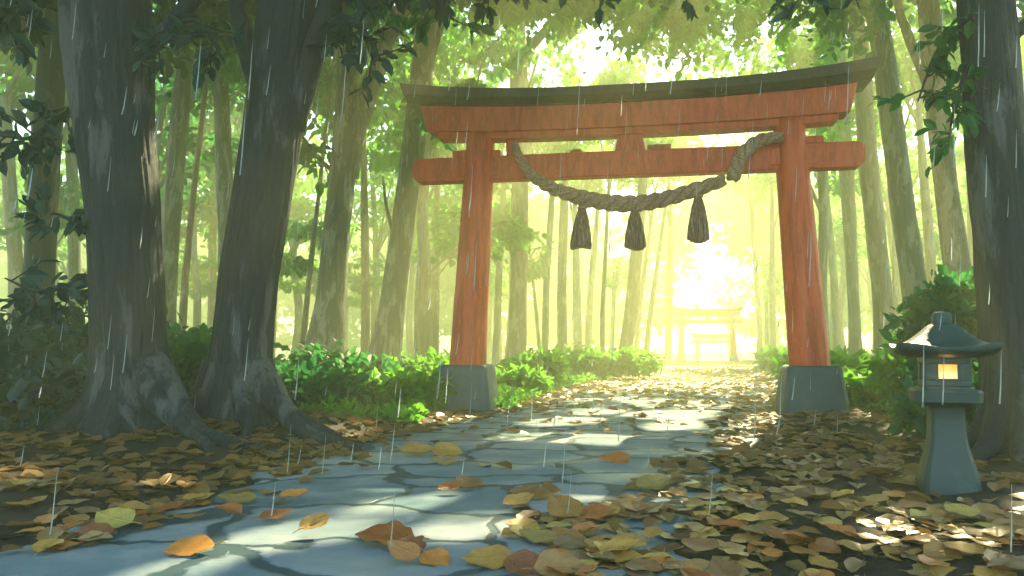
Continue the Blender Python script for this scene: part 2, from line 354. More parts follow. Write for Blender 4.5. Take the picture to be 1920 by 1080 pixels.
def build_tree(name, label, axis, d, bark, leafm, crown=None, group=None, flare=.5, fh=.5, top=13, seed=0, seg=24, limbs=5, wscale=1.0, lobes=5, size=.3):
    """axis: list of (px,py,width_px) from low to high, all at forward distance d; crown: list of (cx,cy,cz,rx,ry,rz,clumps,per)"""
    pts = [at(x, y, d) for x, y, _ in axis]; rad = [wp/2*d/F*wscale for _, _, wp in axis]
    bx, by = pts[0][0]-(pts[1][0]-pts[0][0])*.1, d; bz = float(hgt(bx, by))
    if pts[0][2] > bz+.15: pts = [np.array([bx, by, bz-.25])]+pts; rad = [rad[0]*1.05]+rad
    else: pts[0][2] = bz-.25
    last, prev = pts[-1], pts[-2]
    if last[2] < top:
        dv = (last-prev)/max(.1, last[2]-prev[2]); e = last+dv*(top-last[2]); pts.append(e); rad.append(rad[-1]*.6)
    root = empty(name, (bx, by, bz), label, 'tree', group)
    off = np.array([bx, by, bz])
    P = np.array(pts)-off
    tm = trunk_mesh(P, rad, 0, flare, fh, lobes, seg, 150 if seg > 40 else (60 if seg > 20 else 30), seed)
    tr = tm.build('trunk', bark, root, True)
    if crown:
        tp = P[-1]; g = np.random.default_rng(seed+5); lb = MB(); parts = []
        for (cx, cy, cz, rx, ry, rz, cl, per) in crown:
            c = np.array([cx, cy, cz]); v, q = cloud(c, (rx, ry, rz), cl, per, size); parts.append((v-off, q))
            for k in range(limbs):
                u = unit(g.normal(size=(1, 3)))[0]; u[2] = abs(u[2])*.5
                e = c-off+u*np.array([rx, ry, rz])*.7; s = P[-1]*(.8+.2*g.random())+P[-2]*0; s = P[-2]+(P[-1]-P[-2])*(.35+.65*g.random())
                m = (s+e)/2+np.array([0, 0, .5]); limb(lb, [s, m, e], rad[-1]*.75, .03, 7, 10, seed+k)
        V, Q = joinq(parts); mk('crown', V, Q, leafm, root, False, True)
        lb.build('branch', bark, root, True)
    return root, off, P
def spray(root, off, path, r0, bark, leafm, twigs=9, size=.2, reach=.7, per=7, name='leafy_branch', droop=.5, seed=0):
    """a real bough with side twigs and leaves; path in world coordinates"""
    g = np.random.default_rng(seed+11); mb = MB(); A = limb(mb, [np.array(p)-off for p in path], r0, r0*.25, 7, 14, seed)
    PP = []; DD = []
    for k in range(twigs):
        t = .2+.8*(k+g.random())/twigs; i = min(len(A)-1, int(t*(len(A)-1))); s = A[i]
        d = g.normal(size=3); d[1] *= .6; d[2] = d[2]*.6-droop; d /= np.linalg.norm(d); L = reach*(.5+.7*g.random())
        e = s+d*L; m = (s+e)/2+g.normal(size=3)*.05; B = catmull([s, m, e], 6); mb.tube(B, np.linspace(r0*.22+.004, .004, 7), 5)
        for _ in range(per):
            u = .25+.75*g.random(); q = B[min(6, int(u*6))]; PP.append(q+g.normal(size=3)*.03); dd = d+g.normal(size=3)*.8; dd[2] -= .3; DD.append(dd)
    PP = np.array(PP); DD = np.array(DD); N = g.normal(size=PP.shape)*.6+np.array([0, -.5, .8]); L = size*(.6+.7*g.random(len(PP)))
    b = mb.build(name, bark, root, True); V, Q = leaves(PP, DD, N, L, L*.28); mk('leaves', V, Q, leafm, b, False, True)
    return b
#==STRUCTURE==
# ground sheet: fine near, coarse far
def grid(xs, ys, z):
    X, Y = np.meshgrid(xs, ys); V = np.stack([X, Y, z(X, Y)], 2).reshape(-1, 3); n = len(xs); i = np.arange(len(ys)-1)[:, None]*n+np.arange(n-1)[None]
    return V, np.stack([i, i+1, i+n+1, i+n], 2).reshape(-1, 4)
xs = np.concatenate([np.linspace(-420, -30, 24)[:-1], np.linspace(-30, -9, 50)[:-1], np.linspace(-9, 12, 190)[:-1], np.linspace(12, 45, 60)[:-1], np.linspace(45, 420, 24)])
ys = np.concatenate([np.linspace(-120, -4, 14)[:-1], np.linspace(-4, 22, 220)[:-1], np.linspace(22, 110, 130)[:-1], np.linspace(110, 620, 26)])
V, Q = grid(xs, ys, lambda X, Y: hgt(X, Y))
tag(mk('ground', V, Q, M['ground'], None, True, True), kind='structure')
V = []; ysd = np.linspace(-4, 30, 240); nx = 36
for y in ysd:
    l, r = path_l(y)-.28+.16*math.sin(y*2.1)+.1*math.sin(y*5.3), path_r(y)+.28+.16*math.sin(y*1.7+2)+.1*math.sin(y*4.7)
    for k in range(nx):
        x = l+(r-l)*k/(nx-1); e = min(k, nx-1-k)/2; zz = -.004 + .012*noise.noise(Vector((x*.6, y*.6, 3))) - (.07 if e == 0 else 0)
        V.append((x, y, zz))
i = np.arange(len(ysd)-1)[:, None]*nx+np.arange(nx-1)[None]
tag(mk('path', V, np.stack([i, i+1, i+nx+1, i+nx], 2).reshape(-1, 4), M['path'], None, True, True), kind='structure')

# ---------------------------------------------------------------- the gate
GC = np.array([2.36, 15.65, 0]); GR = math.atan2(-1.1, 6.52)
def lift(x, h=.27, half=4.65): return h*abs(x/half)**2.6
def beam_mesh(half, prof, slant, lh, n=40, ends=None):
    """prof: (y, z) loop; the ends lean outward by slant per metre of height"""
    mb = MB(); rings = []
    z0 = min(z for _, z in prof)
    for i in range(n+1):
        u = -1+2*i/n; ring = []
        for y, z in prof:
            x = u*half + u*slant*(z-z0); ring.append((x, y, z+lift(x, lh)*(.72+.5*(z-z0)/(max(q for _, q in prof)-z0))))
        rings.append(ring)
    return mb.loft(rings)
def make_gate(label, group):
    g = empty('torii_gate', tuple(GC), label, 'shrine gate', group, GR)
    for s in (-1, 1):
        mb = MB(); rings = []; n = 40; H = 5.62
        for i in range(41):
            z = .8+(H-.8)*i/40; r = .375-.085*(z-.8)/(H-.8); cx = s*(3.31-.27*(z-.8)/(H-.8)-.0)
            if i == 40: r -= .02
            rings.append([(cx+math.cos(2*math.pi*j/n)*r, math.sin(2*math.pi*j/n)*r, z) for j in range(n)])
        p = mb.loft(rings).build('pillar', M['red'], g, True)
        b = MB(); rr = []
        for z, h in ((-.2, .60), (.03, .585), (.3, .555), (.6, .52), (.80, .49), (.86, .475), (.895, .43)):
            ring = []
            for j in range(48):
                a = 2*math.pi*(j+.5)/48; ca, sa = math.cos(a), math.sin(a); k = (abs(ca)**13+abs(sa)**13)**(-1/13)
                nn = 1+.02*noise.noise(Vector((ca*2+s*5, sa*2, z*3)))
                ring.append((s*3.31+ca*k*h*nn, sa*k*h*nn, z))
            rr.append(ring)
        b.loft(rr).build('stone_base', M['plinth'], p, True).modifiers.new('edge', 'EDGE_SPLIT').split_angle = R(40)
    # shimaki: red top lintel with a projecting lower fillet
    beam_mesh(4.12, [(-.28, 5.585), (.28, 5.585), (.30, 6.06), (-.30, 6.06)], .30, .17).build('top_lintel', M['red_beam'], g)
    beam_mesh(3.9, [(-.2, 5.45), (.2, 5.45), (.2, 5.583), (-.2, 5.583)], .2, .16).build('lintel_fillet', M['red_beam'], g)
    beam_mesh(4.5, [(-.40, 6.063), (.40, 6.063), (.58, 6.16), (.62, 6.32), (.12, 6.44), (-.12, 6.44), (-.62, 6.32), (-.58, 6.16)], .42, .26).build('roof_cap', M['cap'], g)
    # nuki tie beam in three lengths, the outer ends chamfered
    def nuki(x0, x1, cham0, cham1):
        mb = MB(); rings = []
        for x, k in ((x0, cham0), (x0+.13*(cham0 > 0), 0), (x1-.13*(cham1 > 0), 0), (x1, cham1)):
            z0, z1, y = 4.63+k, 5.13-k*.45, .16-k*.25
            rings.append([(x, -y, z0+.02), (x, -y+.02, z0), (x, y-.02, z0), (x, y, z0+.02), (x, y, z1-.02), (x, y-.02, z1), (x, -y+.02, z1), (x, -y, z1-.02)])
        return mb.loft(rings)
    nuki(-4.46, 4.4, .13, .13).build('tie_beam', M['red_beam'], g)
    mb = MB(); mb.loft([[(-.30, -.13, 5.133), (.30, -.13, 5.133), (.30, .13, 5.133), (-.30, .13, 5.133)], [(-.23, -.13, 5.455), (.23, -.13, 5.455), (.23, .13, 5.455), (-.23, .13, 5.455)]])
    mb.build('centre_strut', M['red'], g)
    for x0, x1, h in ((-3.62, -3.30, .15), (-2.98, -2.62, .13), (2.62, 2.92, .12), (3.34, 3.66, .14)):
        MB().box(x0, x1, -.12, .12, 5.133, 5.133+h).build('wedge', M['red_beam'], g)
    MB().box(.34, .8, -.1, .1, 5.133, 5.24).build('wooden_block', M['block'], g)
    MB().box(-1.2, -.95, -.08, .08, 5.133, 5.22, .03).build('wooden_block', M['block'], g)
    MB().box(-2.50, -2.32, -.1, .1, 5.133, 5.47).build('short_post', M['red'], g)
    # collars where the tie beam enters the pillars
    for s in (-1, 1):
        MB().box(s*3.1-.44, s*3.1+.44, -.18, .18, 4.72, 5.05).build('tie_collar', M['red_beam'], g)
    return g
gate = make_gate('tall vermilion torii gate with dark curved cap and twisted rope, standing over the path', 'torii gates along the path')
def gl(px, py, off=-.36):                  # gate-local x,z for a pixel, on the plane just in front of the beam
    n = np.array([-math.sin(GR), math.cos(GR), 0]); a = np.array([math.cos(GR), math.sin(GR), 0])
    p0 = GC+n*off; d = pix(px, py); c = np.array([0, 0, CZ]); t = (p0-c)@n/(d@n); q = c+d*t
    return c+d*t
# rope: three strands laid round one hanging line
rope = empty('twisted_straw_rope', tuple(gl(1185, 383)), 'thick twisted straw rope with three tassels, sagging from the red gate', 'rope'); ro = np.array(rope.location)
def strands(name, pix_pts, rad, turns, offs=None):
    P = [gl(x, y, o)-ro for (x, y), o in zip(pix_pts, offs or [-.34]*len(pix_pts))]; A = catmull(P, 110)
    rr = np.interp(np.linspace(0, 1, 111), np.linspace(0, 1, len(rad)), rad)
    mb = MB()
    for k in range(3):
        pts = []
        for i, p in enumerate(A):
            t = A[min(i+1, 110)]-A[max(i-1, 0)]; t /= np.linalg.norm(t); s = np.cross(t, [0, 1, 0]); s /= np.linalg.norm(s); u = np.cross(s, t)
            a = 2*math.pi*(k/3+turns*i/110); pts.append(p+(s*math.cos(a)+u*math.sin(a))*rr[i]*.58)
        mb.tube(pts, rr*.57, 12, fn=lambda i, a, p: 1+.05*math.sin(a*7+i*.35))
    return mb.build(name, M['rope'], rope, True)
strands('main_rope', [(966, 268), (972, 292), (992, 322), (1020, 345), (1060, 362), (1105, 374), (1150, 381), (1200, 381), (1250, 372), (1305, 355), (1358, 338)], [.065, .095, .105, .125, .145, .155, .145, .13, .115], 7.0, [-.2, -.27, -.3]+[-.34]*8)
strands('tied_end', [(1374, 336), (1380, 318), (1392, 290), (1412, 270), (1436, 260), (1468, 256)], [.115, .125, .12, .11, .09], 2.2, [-.34, -.34, -.34, -.34, -.36, -.42])
mb = MB(); g_ = np.random.default_rng(3)
for k in range(26):
    a = gl(1000+g_.random()*360, 0); x = 1000+g_.random()*350; yc = np.interp(x, [1000, 1060, 1150, 1250, 1350], [330, 362, 381, 372, 340])
    p = gl(x, yc)-ro; d = g_.normal(size=3)*.12; d[2] -= .05; mb.tube([p+d*.6, p+d*1.1+np.array([0, -.03, 0]), p+d*1.7+np.array([0, -.04, -.05])], [.006, .004, .002], 4)
mb.build('loose_straw', M['cut'], rope, True)
for tx, ty, by, rz in ((1092, 384, 466, .3), (1190, 388, 466, .1), (1309, 362, 452, 0)):
    top = gl(tx, ty)-ro; bot = gl(tx-(3 if tx < 1100 else -1), by)-ro; h = top[2]-bot[2]; n = 60; rings = []
    for i in range(25):
        t = i/24; c = top+(bot-top)*t; r = np.interp(t, [0, .06, .1, .3, .7, .94, 1], [.085, .07, .075, .125, .185, .2, .185])
        rings.append([(c[0]+math.cos(a)*r*q, c[1]+math.sin(a)*r*q, c[2]+(.025*math.sin(a*2+tx) if i == 24 else 0)) for a in [2*math.pi*j/n for j in range(n)] for q in [1+(.07*t+.02)*math.sin(a*11+tx)+.03*t*math.sin(a*23)]])
    mb = MB().loft(rings, cap=False); tas = mb.build('tassel', M['tassel'], rope, True)
    e = [(x, y, z-.002) for x, y, z in rings[-1]]; c = np.mean(e, 0)
    mk('cut_end', [tuple(c+(np.array(p)-c)*.99) for p in e]+[tuple(c+np.array([0, 0, .02]))], [((j+1) % n, j, n) for j in range(n)], M['cut'], tas)
    mb = MB(); q = 24; mb.tube([top+np.array([math.cos(a)*.085, math.sin(a)*.085, -.06]) for a in np.linspace(0, 2*math.pi, q)], .018, 6, cap=False); mb.build('binding', M['rope'], tas, True)
# farther gates, same building again
def far_gate(px, Y, s, z, label, rz):
    x = at(px, 655, Y)[0]; g2 = copy_tree(gate); g2.location = (x, Y, z); g2.scale = (s*.93, s, s*1.0); g2.rotation_euler = (0, 0, rz); g2['label'] = label; return g2
KIDS.clear()
far_gate(1326, 78, .82, -.1, 'pale distant torii gate fading into the glowing mist at the far end of the path', R(-14))
far_gate(1338, 104, .70, -1.25, 'smallest, faintest torii gate, seen through the legs of the distant gate', R(-14))

# ---------------------------------------------------------------- lantern
LX, LY = 3.57, 6.62; lz = float(hgt(LX, LY))
lan = empty('stone_lantern', (LX, LY, lz), 'mossy dark stone lantern with a lit square window beside the right tree', 'stone lantern', rz=R(-18)); lan.scale = (.92, .92, .92)
def sq(h, z, k=8, cx=0): 
    out = []
    for j in range(32):
        a = 2*math.pi*(j+.5)/32; ca, sa = math.cos(a), math.sin(a); q = (abs(ca)**k+abs(sa)**k)**(-1/k)
        nn = 1+.012*noise.noise(Vector((ca*3, sa*3, z*5))); out.append((ca*q*h*nn, sa*q*h*nn, z))
    return out
def es(o, a=35): o.modifiers.new('edge', 'EDGE_SPLIT').split_angle = R(a); return o
ped = MB().loft([sq(h, z, 9) for z, h in ((-.15, .235), (.0, .232), (.06, .228), (.2, .205), (.34, .165), (.45, .145), (.6, .138), (.70, .135), (.735, .148))]); es(ped.build('pedestal', M['lantern'], lan, True))
pl = MB().loft([sq(h, z, 10) for z, h in ((.736, .165), (.775, .235), (.78, .262), (.865, .268), (.885, .255), (.893, .215), (.915, .205))]); es(pl.build('platform', M['lantern'], lan, True))
# fire box: four corner posts and lintels round a real opening on every side
fb = MB(); H0, H1, hw, wt = .916, 1.175, .185, .05; ww, w0, w1 = .088, .975, 1.115
fb.box(-hw, hw, -hw, hw, H0, w0-.002, .006); fb.box(-hw, hw, -hw, hw, w1, H1, .006)
for sx in (-1, 1):
    for sy in (-1, 1):
        x0, x1 = sorted((sx*ww, sx*(hw-.002))); y0, y1 = sorted((sy*ww, sy*(hw-.002))); fb.box(x0, x1, y0, y1, w0-.003, w1+.002, .004)
es(fb.build('fire_box', M['lantern'], lan, False))
t = NT('glowing paper'); o = t.obj; sp = t.n('ShaderNodeSeparateXYZ'); t.l(o, sp.inputs[0])
cc = t.ramp(t.math('DIVIDE', t.math('SUBTRACT', sp.outputs[2], .97), .15), [(.0, (1, .8, .42)), (.42, (1, .76, .36)), (.47, (1, .40, .06)), (1, (1, .34, .045))])
pb = t.pbr((.8, .5, .2), .7); t.l(cc, pb.inputs['Emission Color']); pb.inputs['Emission Strength'].default_value = .24
M['glow'] = t.m
pap = MB().box(-.120, .120, -.120, .120, w0-.001, w1+.001, .003).build('glowing_pane', M['glow'], lan)
fr = MB()
for s in (-1, 1):
    fr.box(s*(ww-.006)-.007, s*(ww-.006)+.007, -hw-.004, -hw+.012, w0-.012, w1+.012, .002)
    z = w0 if s < 0 else w1; fr.box(-ww+.002, ww-.002, -hw-.0035, -hw+.0115, z-.008, z+.008, .002)
fr.build('window_frame', M['lantern'], lan)
# roof with swept corners
mb = MB(); rings = []
prof = [(.17, 1.176), (.26, 1.17), (.385, 1.205), (.415, 1.235), (.413, 1.27), (.345, 1.27), (.27, 1.315), (.19, 1.38), (.13, 1.44), (.10, 1.462)]
for h, z in prof:
    ring = []
    for j in range(48):
        a = 2*math.pi*(j+.5)/48; ca, sa = math.cos(a), math.sin(a); q = (abs(ca)**7+abs(sa)**7)**(-1/7); cor = abs(math.sin(2*a))**3
        e = max(0, (h-.2)/.237); ring.append((ca*q*h*(1-.02*(1-cor)*e), sa*q*h*(1-.02*(1-cor)*e), z+.05*cor*e**1.5-.015*e))
    rings.append(ring)
es(mb.loft(rings).build('roof', M['lantern'], lan, True), 50)
es(MB().loft([sq(h, z, 5) for z, h in ((1.455, .082), (1.47, .088), (1.475, .076), (1.50, .078), (1.545, .078), (1.57, .062), (1.578, .03))]).build('finial', M['lantern'], lan, True), 40)
lp = bpy.data.lights.new('lantern_flame', 'POINT'); lp.energy = .12; lp.color = (1, .55, .2); lp.shadow_soft_size = .04
lo = bpy.data.objects.new('lantern_flame', lp); link(lo, lan); lo.location = (0, -.24, 1.05)
#==TREES==
# ---------------------------------------------------------------- near trees
def roots(root, off, bark, cx, cy, r, specs, seed=0):
    for k, (ang, L, r0, wig) in enumerate(specs):
        pts = []; a = R(ang)
        for i in range(7):
            t = i/6; d = r*.55+L*t; aa = a+wig*math.sin(t*3.1)*.5; x = cx+math.cos(aa)*d; y = cy+math.sin(aa)*d
            h0 = float(hgt(x, y)); z = h0+.62*math.exp(-t*L*2.3/ max(.8, L*.8))*(1-t)+.10*(1-t)+.04*math.sin(t*9+k)*(1-t)-.05*t
            pts.append(np.array([x, y, z])-off)
        A = catmull(pts, 26); mb = MB(); rr = 1.3*r0*np.interp(np.linspace(0, 1, 27), [0, .2, .6, 1], [1.5, 1, .6, .16])
        mb.tube(A, rr, 10, fn=lambda i, a_, p: 1+.18*noise.noise(Vector((p.x*4, p.y*4, a_*1.5)))); mb.build('root', bark, root, True)
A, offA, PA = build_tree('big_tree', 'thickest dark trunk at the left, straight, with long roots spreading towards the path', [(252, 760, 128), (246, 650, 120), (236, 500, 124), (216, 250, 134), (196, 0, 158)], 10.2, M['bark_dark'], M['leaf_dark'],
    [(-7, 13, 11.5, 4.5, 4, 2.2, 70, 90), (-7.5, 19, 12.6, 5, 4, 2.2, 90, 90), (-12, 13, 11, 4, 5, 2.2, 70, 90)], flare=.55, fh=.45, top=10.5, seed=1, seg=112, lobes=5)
roots(A, offA, M['bark_dark'], offA[0], offA[1], .5, [(-172, 1.0, .13, .5), (-20, 2.3, .12, -.5), (-48, 2.0, .115, .4), (-100, .8, .11, .6), (-135, .85, .12, -.4), (160, 1.0, .12, .3)], 1)
# left-upper bough of A
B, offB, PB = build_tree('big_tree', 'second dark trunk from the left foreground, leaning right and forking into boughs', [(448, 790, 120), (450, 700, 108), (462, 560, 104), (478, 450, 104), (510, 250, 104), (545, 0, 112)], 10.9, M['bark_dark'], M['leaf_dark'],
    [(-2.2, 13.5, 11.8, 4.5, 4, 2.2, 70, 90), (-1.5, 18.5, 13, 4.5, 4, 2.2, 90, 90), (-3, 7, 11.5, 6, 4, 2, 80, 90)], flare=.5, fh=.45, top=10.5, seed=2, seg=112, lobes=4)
roots(B, offB, M['bark_dark'], offB[0], offB[1], .48, [(-155, .9, .12, .5), (-12, 1.9, .115, -.6), (-35, 2.0, .11, .5), (-75, .9, .11, .4), (-120, .9, .11, -.5), (15, 1.0, .09, .3)], 2)
mb = MB()
limb(mb, [at(500, 200, 10.9)-offB, at(470, 110, 10.8)-offB, at(448, 40, 10.7)-offB, at(425, -60, 10.6)-offB], .17, .10, 12, 14, 3)
limb(mb, [at(545, 240, 10.9)-offB, at(578, 130, 10.8)-offB, at(610, 30, 10.7)-offB, at(655, -90, 10.6)-offB], .20, .13, 12, 14, 4)
mb.build('forked_bough', M['bark_dark'], B, True)
mb = MB(); limb(mb, [at(255, 110, 10.2)-offA, at(310, 60, 10.1)-offA, at(370, -10, 10)-offA, at(420, -90, 10)-offA], .13, .07, 10, 14, 5); mb.build('bough', M['bark_dark'], A, True)
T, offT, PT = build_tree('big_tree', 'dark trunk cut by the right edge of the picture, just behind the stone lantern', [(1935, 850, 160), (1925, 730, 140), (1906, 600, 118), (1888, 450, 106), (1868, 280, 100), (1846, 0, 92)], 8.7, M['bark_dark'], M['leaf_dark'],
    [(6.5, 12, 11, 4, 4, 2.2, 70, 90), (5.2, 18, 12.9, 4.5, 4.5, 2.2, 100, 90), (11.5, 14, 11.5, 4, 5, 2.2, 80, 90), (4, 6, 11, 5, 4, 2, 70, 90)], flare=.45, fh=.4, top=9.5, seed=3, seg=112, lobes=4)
roots(T, offT, M['bark_dark'], offT[0], offT[1], .5, [(-165, 1.0, .11, .4), (-120, .9, .1, -.4), (-70, .9, .1, .4), (175, .8, .1, .3)], 3)
mb = MB(); limb(mb, [at(1895, 60, 8.7)-offT, at(1925, 45, 8.7)-offT, at(1990, -20, 8.7)-offT], .1, .05, 10, 10, 7); mb.build('bough', M['bark_dark'], T, True)
# mid-distance trees, each with a crown that roofs the foreground
MID = [
 ('far left trunk with dark bark, leaning right behind the teal bushes', [(62, 700, 58), (75, 480, 52), (88, 250, 52), (108, 0, 46)], 17, 'bark_dark', 'leaf_dark', [(-11, 20, 11.5, 5, 4.5, 3, 55, 90)], 11),
 ('smooth grey green trunk forking in a V, left of the gate', [(606, 690, 78), (620, 560, 56), (632, 430, 50), (645, 290, 48), (652, 150, 40), (656, 0, 38)], 22, 'bark_mid', 'leaf_mid', [(-4, 22.5, 14, 5, 5, 2.6, 85, 95)], 12.5),
 ('grey trunk leaning right, directly left of the gate, its right side lit', [(722, 670, 60), (738, 560, 48), (752, 450, 44), (772, 300, 44), (790, 150, 44), (806, 0, 44)], 26, 'bark_mid', 'leaf_bright', [(1.5, 26, 15.2, 5, 5, 2.5, 85, 95)], 14),
 ('straight brown trunk just right of the left gate pillar, rising behind the beams', [(968, 690, 36), (972, 560, 32), (975, 400, 32), (974, 200, 36), (968, 0, 32)], 38, 'bark_warm', 'leaf_bright', [(1, 36, 17, 6, 5, 3.4, 60, 80)], 16),
 ('slanting trunk behind the left bushes, between the two big dark trunks', [(312, 620, 34), (318, 480, 32), (330, 300, 34), (345, 150, 34)], 27, 'bark_mid', 'leaf_mid', [(-11, 28, 14, 5, 5, 4, 60, 90)], 12),
 ('slim upright trunk directly left of the leaning foreground tree', [(425, 640, 34), (424, 450, 30), (418, 250, 30), (412, 80, 26)], 30, 'bark_mid', 'leaf_mid', [(-9, 32, 15, 5, 5, 4, 50, 90)], 14),
 ('brown trunk behind the right end of the gate beam', [(1662, 690, 40), (1655, 560, 36), (1640, 420, 36), (1626, 280, 34), (1615, 100, 30)], 30, 'bark_warm', 'leaf_bright', [(12, 31, 15.5, 5.5, 5, 2.8, 85, 90)], 14),
 ('leaning brown trunk left of the lantern roof, the middle of the right-hand three', [(1735, 680, 52), (1718, 560, 46), (1694, 400, 44), (1676, 260, 42), (1650, 60, 40), (1638, 0, 40)], 25, 'bark_mid', 'leaf_bright', [(8, 26.5, 14.5, 5, 5, 2.6, 95, 90), (4.8, 31, 15.6, 4, 4, 2.2, 60, 90)], 13),
 ('dark brown trunk above the lantern, patched with light on its left side', [(1815, 640, 50), (1795, 500, 46), (1775, 360, 42), (1757, 200, 40), (1740, 0, 38)], 19, 'bark_mid', 'leaf_mid', [(10.5, 20, 12.5, 5, 5, 2.6, 75, 90)], 11.5),
 ('pale brown trunk rising behind the gate roof near its right end', [(1604, 665, 24), (1600, 560, 20), (1592, 400, 24), (1578, 200, 32), (1562, 0, 34)], 40, 'bark_warm', 'leaf_bright', [(15, 40, 18, 6, 5, 4, 60, 80)], 17),
]
mids = []
for i, (lab, ax, d, bk, lf, cr, top) in enumerate(MID):
    mids.append(build_tree('forest_tree', lab, ax, d, M[bk], M[lf], cr, 'forest trees beside the path', .35, .7, top, 10+i, 24, 5, size=.34))
# fork of the V tree
rt, of, _ = mids[1]
mb = MB(); limb(mb, [at(650, 330, 22)-of, at(668, 240, 22)-of, at(700, 150, 21.8)-of, at(745, 30, 21.5)-of, at(775, -60, 21.3)-of], .34, .17, 12, 18, 9); mb.build('forked_bough', M['bark_mid'], rt, True)
rt, of, _ = mids[2]
mb = MB(); limb(mb, [at(800, 170, 26)-of, at(815, 90, 26)-of, at(850, -20, 26)-of], .14, .08, 8, 10, 9); mb.build('side_branch', M['bark_mid'], rt, True); mb = MB(); limb(mb, [at(742, 450, 26)-of, at(725, 390, 26)-of, at(718, 330, 25.8)-of], .08, .03, 8, 8, 19); mb.build('side_branch', M['bark_mid'], rt, True)
rt, of, _ = mids[3]
mb = MB(); limb(mb, [at(962, 480, 38)-of, at(955, 430, 38)-of, at(930, 390, 38)-of], .12, .05, 8, 10, 9); mb.build('side_branch', M['bark_warm'], rt, True); mb = MB(); limb(mb, [at(976, 230, 38)-of, at(990, 170, 38)-of, at(1010, 100, 38)-of], .14, .05, 8, 10, 29); mb.build('side_branch', M['bark_warm'], rt, True)
rt, of, _ = mids[8]
mb = MB(); limb(mb, [at(1762, 230, 19)-of, at(1738, 150, 19)-of, at(1700, 60, 18.8)-of, at(1680, -30, 18.6)-of], .17, .08, 10, 14, 9); mb.build('forked_bough', M['bark_mid'], rt, True)
# overhead boughs with leaf sprays hanging into the top of the view
def sp(tree, pts, d, r0, leafm, **kw):
    root, off = tree; return spray(root, off, [at(x, y, d) if len(q) == 0 else at(x, y, q[0]) for x, y, *q in pts], r0, M['bark_dark'], M[leafm], **kw)
TA, TB, TT = (A, offA), (B, offB), (T, offT)
sp(TA, [(190, -30), (110, -50), (40, -10), (-20, 60)], 10, .07, 'leaf_dark', twigs=26, size=.27, reach=.75, per=10, seed=1)
sp(TA, [(170, 180), (100, 230), (50, 260), (-20, 250)], 10, .05, 'leaf_dark', twigs=14, size=.24, reach=.6, per=8, seed=2)
sp(TA, [(270, 120), (310, 60), (370, 40), (420, 110)], 9.8, .06, 'leaf_dark', twigs=11, size=.24, reach=.5, per=8, seed=3)
sp(TA, [(175, 400), (130, 410), (100, 400), (70, 420)], 10, .035, 'leaf_dark', twigs=8, size=.24, reach=.35, per=7, seed=4)
sp(TA, [(175, 560), (110, 540), (60, 545), (10, 520)], 10, .04, 'leaf_dark', twigs=12, size=.24, reach=.45, per=8, seed=5)
sp(TB, [(600, 60), (640, 30), (680, 60), (700, 120)], 10.7, .06, 'leaf_dark', twigs=16, size=.25, reach=.55, per=8, seed=6)
sp(TB, [(630, -20), (720, -50), (860, -50), (1000, -30)], 10.6, .08, 'leaf_dark', twigs=36, size=.25, reach=.7, per=10, seed=7)
sp(TB, [(860, -60), (1000, -70), (1150, -55), (1330, -40)], 10.9, .06, 'leaf_dark', twigs=24, size=.23, reach=.55, per=8, seed=8)
sp(TB, [(620, 10), (700, -30), (790, -10), (850, 40)], 12, .05, 'leaf_mid', twigs=18, size=.25, reach=.8, per=9, seed=9)
sp(TT, [(1830, -20), (1720, -70), (1600, -60), (1470, -20)], 9.2, .07, 'leaf_dark', twigs=26, size=.2, reach=.55, per=9, seed=10)
sp(TT, [(1835, 60), (1800, 50), (1760, 90), (1720, 190)], 8.9, .04, 'leaf_mid', twigs=16, size=.18, reach=.45, per=8, seed=11)
sp(TT, [(1850, 110), (1815, 130), (1790, 200), (1775, 290)], 8.6, .035, 'leaf_mid', twigs=14, size=.18, reach=.35, per=7, seed=12)
sp((mids[3][0], mids[3][1]), [(968, 40), (930, 80), (900, 130), (895, 200)], 37, .1, 'leaf_mid', twigs=22, size=.5, reach=1.6, per=12, seed=13)
sp((mids[2][0], mids[2][1]), [(780, 230), (820, 180), (860, 170), (900, 200)], 25.5, .1, 'leaf_mid', twigs=24, size=.42, reach=1.5, per=12, seed=14)
sp((mids[1][0], mids[1][1]), [(640, 330), (600, 300), (560, 250), (520, 240)], 22, .08, 'leaf_mid', twigs=16, size=.36, reach=1.0, per=9, seed=15)
